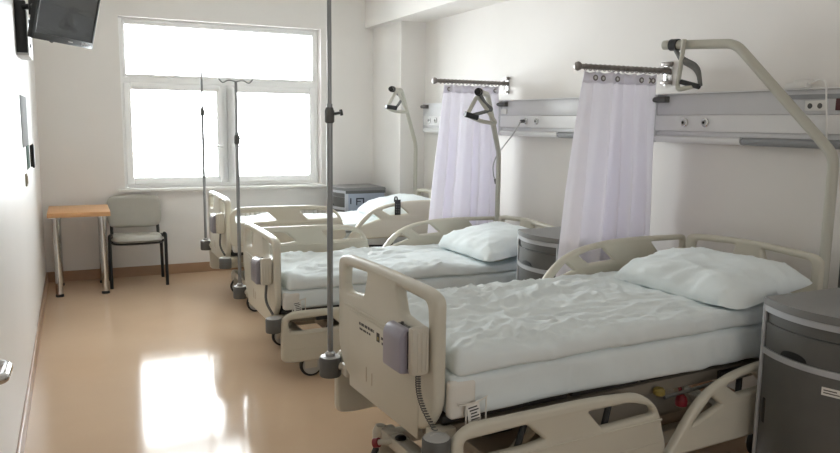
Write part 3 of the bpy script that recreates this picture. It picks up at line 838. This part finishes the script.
# ------------------------------------------------------------------ bedside cabinets
def bow_block(bm, x0, x1, y0, y1, z0, z1, bow, ins=0., n=24):
    """block whose front (-x) bows out; x0 = front corner line"""
    fr = []
    for k in range(n+1):
        t = k/n; y = y0+ins+(y1-y0-2*ins)*t
        fr.append((x0-bow*4*t*(1-t)*.9-bow*.1*math.sin(PI*t), y))
    lo = [bm.verts.new(V(x, y, z0)) for x, y in fr]+[bm.verts.new(V(x1, y1-ins, z0)), bm.verts.new(V(x1, y0+ins, z0))]
    hi = [bm.verts.new(V(x, y, z1)) for x, y in fr]+[bm.verts.new(V(x1, y1-ins, z1)), bm.verts.new(V(x1, y0+ins, z1))]
    N = len(lo); bm.faces.new(lo[::-1]); bm.faces.new(hi)
    for k in range(N): bm.faces.new((lo[k], lo[(k+1) % N], hi[(k+1) % N], hi[k]))
    return bm
def cabinet(cx, cy, label, sticker=False, marking=False, wid=.44, dep=.44, top=.88):
    """cx, cy: far front corner"""
    o = thing('bedside_cabinet', label, 'bedside cabinet', (cx, cy-wid, 0), 0, 'bedside cabinets')
    W, D = wid, dep; bw = .06
    obj('body', B(.012, D-.01, .004, W-.004, .06, top-.03, bev=.004), M['cab_side'], o)
    bm = bow_block(bmesh.new(), -.004, D, 0, W, top-.03, top, bw)
    bmesh.ops.bevel(bm, geom=[e for e in bm.edges if abs(e.verts[0].co.z-e.verts[1].co.z) < 1e-6 and e.verts[0].co.z > top-.01], offset=.006, segments=2, affect='EDGES')
    obj('top', bm, M['cab_top'], o)
    edge = lambda z0, z1, out=.0: bow_block(bmesh.new(), -out, .03, 0, W, z0, z1, bw)
    obj('edge_strip', edge(top-.056, top-.032), M['cab_edge'], o)
    obj('tray_lip', bow_block(bmesh.new(), .012, .04, .006, W-.006, top-.098, top-.056, bw), M['cab_dark'], o)
    dz0, dz1 = top-.202, top-.10
    dw = obj('drawer', bow_block(bmesh.new(), .002, .04, .014, W-.014, dz0, dz1, bw), M['cab_dark'], o)
    def half(zc, w, h, x):           # dark half-moon finger slot set in the curved front
        bm = bmesh.new(); n_ = 16
        pts = [(-w/2, 0)]+[(w/2*math.cos(PI-PI*k/n_), h*math.sin(PI*k/n_)) for k in range(1, n_)]+[(w/2, 0)]
        c0 = []; c1 = []
        for k in range(n_+1):
            dy = -w/2+w*k/n_; hz = h*math.sqrt(max(0, 1-(2*dy/w)**2))
            y = W/2+.03+dy; t = (y-.014)/(W-.028); fx = .002-bw*4*t*(1-t)*.9-bw*.1*math.sin(PI*t)-.003
            c0.append((bm.verts.new(V(fx, y, zc)), bm.verts.new(V(fx, y, zc+hz+.0005)))); c1.append((bm.verts.new(V(fx+.012, y, zc)), bm.verts.new(V(fx+.012, y, zc+hz+.0005))))
        for k in range(n_):
            bm.faces.new((c0[k][0], c0[k+1][0], c0[k+1][1], c0[k][1])); bm.faces.new((c1[k][0], c1[k][1], c1[k+1][1], c1[k+1][0]))
            bm.faces.new((c0[k][1], c0[k+1][1], c1[k+1][1], c1[k][1])); bm.faces.new((c0[k][0], c1[k][0], c1[k+1][0], c0[k+1][0]))
        for q in (0, n_): bm.faces.new((c0[q][0], c0[q][1], c1[q][1], c1[q][0]))
        return bm
    obj('finger_slot', half(dz0+.004, .12, .026, 0), M['black'], dw)
    obj('edge_strip', edge(dz0-.026, dz0-.002), M['cab_edge'], o)
    d0 = .10
    dd = obj('door', bow_block(bmesh.new(), .002, .04, .014, W-.014, d0, dz0-.028, bw), M['cab_dark'], o)
    bm = bmesh.new(); yy = W-.05; t = (yy-.014)/(W-.028); fx = .002-bw*4*t*(1-t)*.9-bw*.1*math.sin(PI*t)
    bm_box(bm, V(fx+.002, yy, .42), V(.012, .022, .105), .009, 3, Matrix.Rotation(-.4, 3, 'Z')); obj('finger_slot', bm, M['black'], dd)
    if sticker:
        yy = .085; t = (yy-.014)/(W-.028); fx = .002-bw*4*t*(1-t)*.9-bw*.1*math.sin(PI*t)
        R = Matrix.Rotation(math.atan(bw*4*(1-2*t)/W)*1., 3, 'Z')
        st = obj('sticker', bm_box(bmesh.new(), V(fx-.001, yy, .598), V(.002, .09, .03), 0, 1, R), M['paper'], dd)
        bm = bmesh.new()
        for k, (u, w_) in enumerate(((.015, .045), (.01, .055))): bm_box(bm, V(fx-.0022, yy, .603-k*.010)+R @ V(0, u, 0), V(.001, w_, .004), 0, 1, R)
        obj('print', bm, M['ink'], st)
    for y in (.0, W-.016):
        obj('corner_strip', B(-.006, .03, y, y+.016, .06, top-.03, bev=.004), M['cab_edge'], o)
    bm = bmesh.new(); bm_b(bm, .03, D-.02, .02, W-.02, .055, .1); obj('plinth', bm, M['grey'], o)
    for x in (.05, D-.06):
        for y in (.05, W-.05):
            bm = bmesh.new(); bm_lathe(bm, V(x, y, .027), [(.018, -.014), (.027, -.01), (.027, .01), (.018, .014)], 'y', 18); bm_cyl(bm, V(x, y, .03), V(x, y, .062), .01, 10)
            obj('caster', bm, M['tyre'], o)
    if marking:
        bm = bmesh.new()
        bm_b(bm, .05, .062, -.0005, .006, .715, .775); 
        bm_b(bm, .115, .127, -.0005, .006, .70, .775); bm_b(bm, .115, .20, -.0005, .006, .762, .775); bm_b(bm, .19, .202, -.0005, .006, .72, .775); bm_b(bm, .115, .165, -.0005, .006, .735, .745)
        obj('marking', bm, M['ink_dark'], o)
        bm = bmesh.new(); bm_b(bm, .0, D-.0, -.001, .01, top-.06, top-.028, .002); obj('top_band', bm, M['grey'], o)
    return o
cabinet(-.788, -5.652, 'dark grey bedside cabinet with a white sticker on its curved door', sticker=True)
cabinet(-.703, -3.690, 'dark grey bedside cabinet beside the middle bed, partly behind the near curtain')
cabinet(-.80, -.15, 'blue-grey bedside cabinet between the wall column and the bed by the window', marking=True, wid=.455)

# ------------------------------------------------------------------ curtains and rods
def curtain_set(y0, xa, xb, xa_b, xb_b, zb, which, seed, eyes):
    zr = 1.882
    rd = thing('curtain_rod', 'short patterned metal curtain rod fixed above the '+which+' curtain', 'curtain rod', (0, y0, zr), 0, 'curtain rods on the right wall')
    ln = .665
    obj('rod', bm_cyl(bmesh.new(), V(-ln, 0, 0), V(-.02, 0, 0), .0145, 18), M['rod'], rd)
    bm = bm_lathe(bmesh.new(), V(-ln, 0, 0), [(.008, -.03), (.022, -.024), (.027, -.01), (.022, .004), (.014, .012)], 'x', 18); obj('finial', bm, M['rod'], rd)
    bm = bmesh.new(); bm_b(bm, -.008, 0, -.035, .035, -.085, .055, .002); 
    bp = obj('wall_bracket', bm, M['chrome'], rd)
    bm = bmesh.new()
    for z in (.04, -.07): bm_b(bm, -.03, -.004, -.04, .04, z-.012, z+.012, .003)
    bm_cyl(bm, V(-.05, 0, 0), V(-.006, 0, 0), .02, 16)
    obj('bracket_clip', bm, M['rod'], bp)
    for k in range(18):
        x = -ln+.045+k*(ln-.09)/17
        obj('ring', bm_torus(bmesh.new(), V(x, 0, -.003), .0175, .0036, 'x', 18, 6), M['rod'], rd)
    # cloth
    zt = zr-.022; nu, nv = 150, 46
    bm = bmesh.new(); g = []
    nf = 5.6
    def X(u, v):
        e = v**.8
        a = xa+(xa_b-xa)*e; b = xb+(xb_b-xb)*min(1, v*1.4)
        uu = u+.018*math.sin(u*17+seed)*1
        return a+(b-a)*uu
    def Yv(u, v):
        amp = .013+.034*min(1, v*2.2)
        ph = 2*PI*nf*(u+.03*math.sin(u*9+seed)+.012*nz(u*4, v*2, seed))
        return amp*(math.sin(ph)+.3*math.sin(2*ph+1))+.012*nz(u*3, v*2.5, seed+4)*v
    for i in range(nu+1):
        u = i/nu; row = []
        for j in range(nv+1):
            v = j/nv
            sag = .012*abs(math.sin(u*PI*9))*(1-v)**6
            row.append(bm.verts.new(V(X(u, v), Yv(u, v), zt-sag+(zb-zt)*v-zr)))
        g.append(row)
    for i in range(nu):
        for j in range(nv): bm.faces.new((g[i][j], g[i][j+1], g[i+1][j+1], g[i+1][j]))
    ct = obj('curtain_cloth', bm, M['curtain'], None, 180)
    sm = ct.modifiers.new('thickness', 'SOLIDIFY'); sm.thickness = .0025
    root = thing('curtain', 'lilac-white pleated curtain with metal eyelets hanging '+('between the two nearer beds' if seed == 1 else 'between the two farther beds'), 'curtain', (0, y0, zr), 0, 'curtains on the right wall')
    ct.parent = root
    # sewn header band
    bm = bmesh.new(); g = []
    for i in range(nu+1):
        u = i/nu
        g.append([bm.verts.new(V(X(u, v), Yv(u, v)-.0026, zt+(zb-zt)*v-zr-.012*abs(math.sin(u*PI*9))*(1-v)**6)) for v in (0, .02, .04)])
    for i in range(nu):
        for j in range(2): bm.faces.new((g[i][j], g[i][j+1], g[i+1][j+1], g[i+1][j]))
    hb = obj('header_band', bm, M['curtain'], root, 180); sm = hb.modifiers.new('thickness', 'SOLIDIFY'); sm.thickness = .002
    for u in eyes:
        v = .026
        c = V(X(u, v), Yv(u, v)-.006, zt+(zb-zt)*v-zr)
        e = obj('eyelet', bm_torus(bmesh.new(), c, .013, .0042, 'y', 20, 8), M['rod'], root)
        obj('eyelet_hole', bm_lathe(bmesh.new(), c, [(.0115, -.0008), (.0115, .0008)], 'y', 16), M['white'], e)
curtain_set(-4.205, -.625, -.085, -.775, -.055, .32, 'near', 1, (.12, .27, .44, .76, .87, .96))
curtain_set(-2.362, -.585, -.085, -.735, -.085, .32, 'far', 6, (.08, .94))

# ------------------------------------------------------------------ wall supply panels
def wall_panel(y1, y0, lamp_y, outlets, label, extra=None):
    """y1 far end, y0 near end; heights from the floor"""
    L_ = y1-y0; o = thing('wall_supply_unit', label, 'wall panel', (0, y0, 1.455), 0, 'supply panels along the right wall')
    z = lambda a: a-1.455
    obj('upper_channel', B(-.075, 0, 0, L_, z(1.616), z(1.735), bev=.004), M['panel_grey'], o)
    obj('outlet_band', B(-.082, 0, 0, L_, z(1.525), z(1.615), bev=.003), M['panel'], o)
    obj('lower_channel', B(-.07, 0, 0, L_, z(1.498), z(1.524), bev=.002), M['panel_grey'], o)
    def lamp(a, b, m, n_):
        bm = bmesh.new(); prof = [(-.005, z(1.497)), (-.075, z(1.497)), (-.086, z(1.486)), (-.084, z(1.468)), (-.066, z(1.456)), (-.005, z(1.455))]
        A = [bm.verts.new(V(x, a, q)) for x, q in prof]; Bq = [bm.verts.new(V(x, b, q)) for x, q in prof]
        bm.faces.new(A); bm.faces.new(Bq[::-1]); N = len(A)
        for k in range(N): bm.faces.new((A[k], A[(k+1) % N], Bq[(k+1) % N], Bq[k]))
        obj(n_, bm, m, o, 50)
    lamp(lamp_y-y0, L_, M['lamp'], 'lamp_diffuser')
    lamp(0, lamp_y-y0-.012, M['panel_dark'], 'lamp_recess')
    for y in (-.006, L_):
        obj('end_cap', B(-.085, 0, y, y+.006, 0, z(1.737), bev=.002), M['panel_grey'], o)
    bm = bmesh.new(); bm_b(bm, -.095, -.0, .0, L_, z(1.735), z(1.742), .002); obj('top_ledge', bm, M['panel'], o)
    for y in outlets:
        c = V(-.083, y-y0, z(1.574))
        ot = obj('gas_outlet', bm_lathe(bmesh.new(), c, [(.026, 0), (.026, -.006), (.021, -.01), (.017, -.01)], 'x', 24), M['chrome'], o)
        obj('outlet_core', bm_lathe(bmesh.new(), c+V(-.008, 0, 0), [(.017, 0), (.016, -.006), (.009, -.008)], 'x', 20), M['grey_light'], ot)
        obj('outlet_hole', bm_lathe(bmesh.new(), c+V(-.0155, 0, 0), [(.008, 0), (.008, -.002)], 'x', 14), M['black'], ot)
    # bracket clamp at the far end
    bm = bmesh.new(); bm_b(bm, -.11, -.06, L_-.10, L_-.02, z(1.69), z(1.725), .006); bm_cyl(bm, V(-.09, L_-.03, z(1.708)), V(-.09, L_+.03, z(1.708)), .016, 14)
    obj('rail_clamp', bm, M['grey'], o)
    return o, z
p3, z = wall_panel(-4.205, -6.3, -4.84, (-4.445, -4.60), 'long white wall supply panel above the pillow of the bed nearest the camera')
y0 = -6.3
obj('rail_slot', B(-.079, -.07, 0, -5.09-y0, z(1.69), z(1.712)), M['panel_dark'], p3)
so = obj('socket', B(-.087, -.07, -5.325-y0, -5.215-y0, z(1.635), z(1.683), bev=.003), M['white'], p3)
bm = bmesh.new()
for y in (-5.244, -5.296): bm_lathe(bm, V(-.0865, y-y0, z(1.657)), [(.013, 0), (.013, -.0012)], 'x', 18)
obj('socket_face', bm, M['grey'], so)
obj('alarm_button', B(-.088, -.07, -5.46-y0, -5.375-y0, z(1.635), z(1.69), bev=.003), M['maroon'], p3)
p2, z = wall_panel(-2.40, -3.95, -3.19, (-2.785, -2.935), 'white supply panel between the two curtains, a cord plugged into it')
y0 = -3.95
obj('socket', B(-.088, -.06, -2.49-y0, -2.41-y0, z(1.63), z(1.67), bev=.003), M['white'], p2)
p1, z = wall_panel(-.915, -2.25, -1.7, (-1.06, -1.2), 'white supply panel beside the wall column, mostly behind the far curtain')

hc = thing('corded_handset', 'white handset lying on top of the long supply panel, its cable dangling', 'handset', (-.05, -5.15, 1.742))
bm = bmesh.new(); bm_b(bm, -.035, .02, -.06, .06, 0, .03, .01); bm_b(bm, -.03, .015, -.07, .02, .02, .042, .01)
obj('body', bm, M['white'], hc)
obj('cable', bm_tube(bmesh.new(), fillet([V(-.01, -.055, .018), V(-.02, -.13, .045), V(-.045, -.175, .02), V(-.047, -.185, -.07), V(-.05, -.2, -.16), V(-.052, -.21, -.3)], .05), .0045, 8), M['white'], hc)
cc = thing('call_cord', 'grey cord looping down from an outlet of the panel between the curtains', 'cord', (-.1, -2.785, 1.574))
bm = bmesh.new(); bm_cyl(bm, V(.0, 0, 0), V(-.03, 0, -.002), .013, 14); obj('plug', bm, M['grey'], cc)
obj('cable', bm_tube(bmesh.new(), fillet([V(-.03, 0, 0), V(-.045, .01, -.04), V(-.03, .135, -.126), V(.0, .30, -.212), V(-.035, .34, -.279), V(-.067, .345, -.369), V(-.055, .345, -.452), V(-.04, .345, -.48)], .05, 6), .0052, 8), M['grey_light'], cc)
obj('end_grip', bm_cyl(bmesh.new(), V(-.042, .345, -.475), V(-.032, .345, -.515), .009, 10), M['grey'], cc)
bh = thing('corded_hand_control', 'grey hand control with black keys hung behind the near lifting pole', 'hand control', bedw(3, 2.19, -.43, .78), BED[3]['r'])
bm = bmesh.new(); bm_b(bm, -.02, .02, -.05, .0, 0, .19, .008); obj('body', bm, M['grey'], bh)
bm = bmesh.new()
for k in range(3): bm_lathe(bm, V(-.0205, -.025, .08+k*.035), [(.009, 0), (.009, -.003)], 'x', 12)
obj('key', bm, M['black'], bh)
obj('cable', bm_tube(bmesh.new(), fillet([V(0, -.045, .17), V(-.005, -.085, .15), V(-.005, -.09, .06), V(0, -.045, .02)], .04), .008, 8), M['white'], bh)

# ------------------------------------------------------------------ light
w = bpy.data.worlds.new('overcast_sky'); SC.world = w; w.use_nodes = True
nt = w.node_tree; bg = nt.nodes['Background']
bg.inputs['Color'].default_value = (.93, .97, 1.0, 1); bg.inputs['Strength'].default_value = 14.
pl = bpy.data.lights.new('window_portal', 'AREA'); pl.shape = 'RECTANGLE'; pl.size = wx1-wx0; pl.size_y = wz1-wz0
pl.cycles.is_portal = True
po = bpy.data.objects.new('window_portal', pl); COL.objects.link(po)
p2l = bpy.data.lights.new('fill_window_portal', 'AREA'); p2l.shape = 'RECTANGLE'; p2l.size = gx1-gx0; p2l.size_y = gz1-gz0  # guides sky sampling through the added fill window
p2l.cycles.is_portal = True
p2o = bpy.data.objects.new('fill_window_portal', p2l); COL.objects.link(p2o)
p2o.location = ((gx0+gx1)/2, FY-.19, (gz0+gz1)/2); p2o.rotation_euler = (PI/2, 0, 0)
po.location = ((wx0+wx1)/2, .26, (wz0+wz1)/2); po.rotation_euler = (-PI/2, 0, 0)

# ------------------------------------------------------------------ camera
F_PX = 736.144
cam = bpy.data.cameras.new('camera'); co = bpy.data.objects.new('camera', cam); COL.objects.link(co)
cam.sensor_fit = 'HORIZONTAL'; cam.sensor_width = 36; cam.lens = 36*F_PX/840; cam.clip_start = .02
yaw, pit, rol = math.radians(-25.1579), math.radians(-8.0673), math.radians(.7973)
fw = V(-math.sin(yaw)*math.cos(pit), math.cos(yaw)*math.cos(pit), math.sin(pit)); r = V(math.cos(yaw), math.sin(yaw), 0); u = r.cross(fw)
r2 = r*math.cos(rol)+u*math.sin(rol); u2 = -r*math.sin(rol)+u*math.cos(rol)
co.matrix_world = Matrix.Translation(V(-3.28403, -7.68549, 1.55476)) @ Matrix((r2, u2, -fw)).transposed().to_4x4()
SC.camera = co
SC.view_settings.view_transform = 'Standard'; SC.view_settings.look = 'None'; SC.view_settings.gamma = 1
SC.view_settings.use_curve_mapping = False
SC.view_settings.exposure = 1.08
SC.cycles.max_bounces = 16; SC.cycles.diffuse_bounces = 10; SC.cycles.transparent_max_bounces = 16
SC.cycles.use_denoising = True; SC.cycles.sample_clamp_indirect = 6
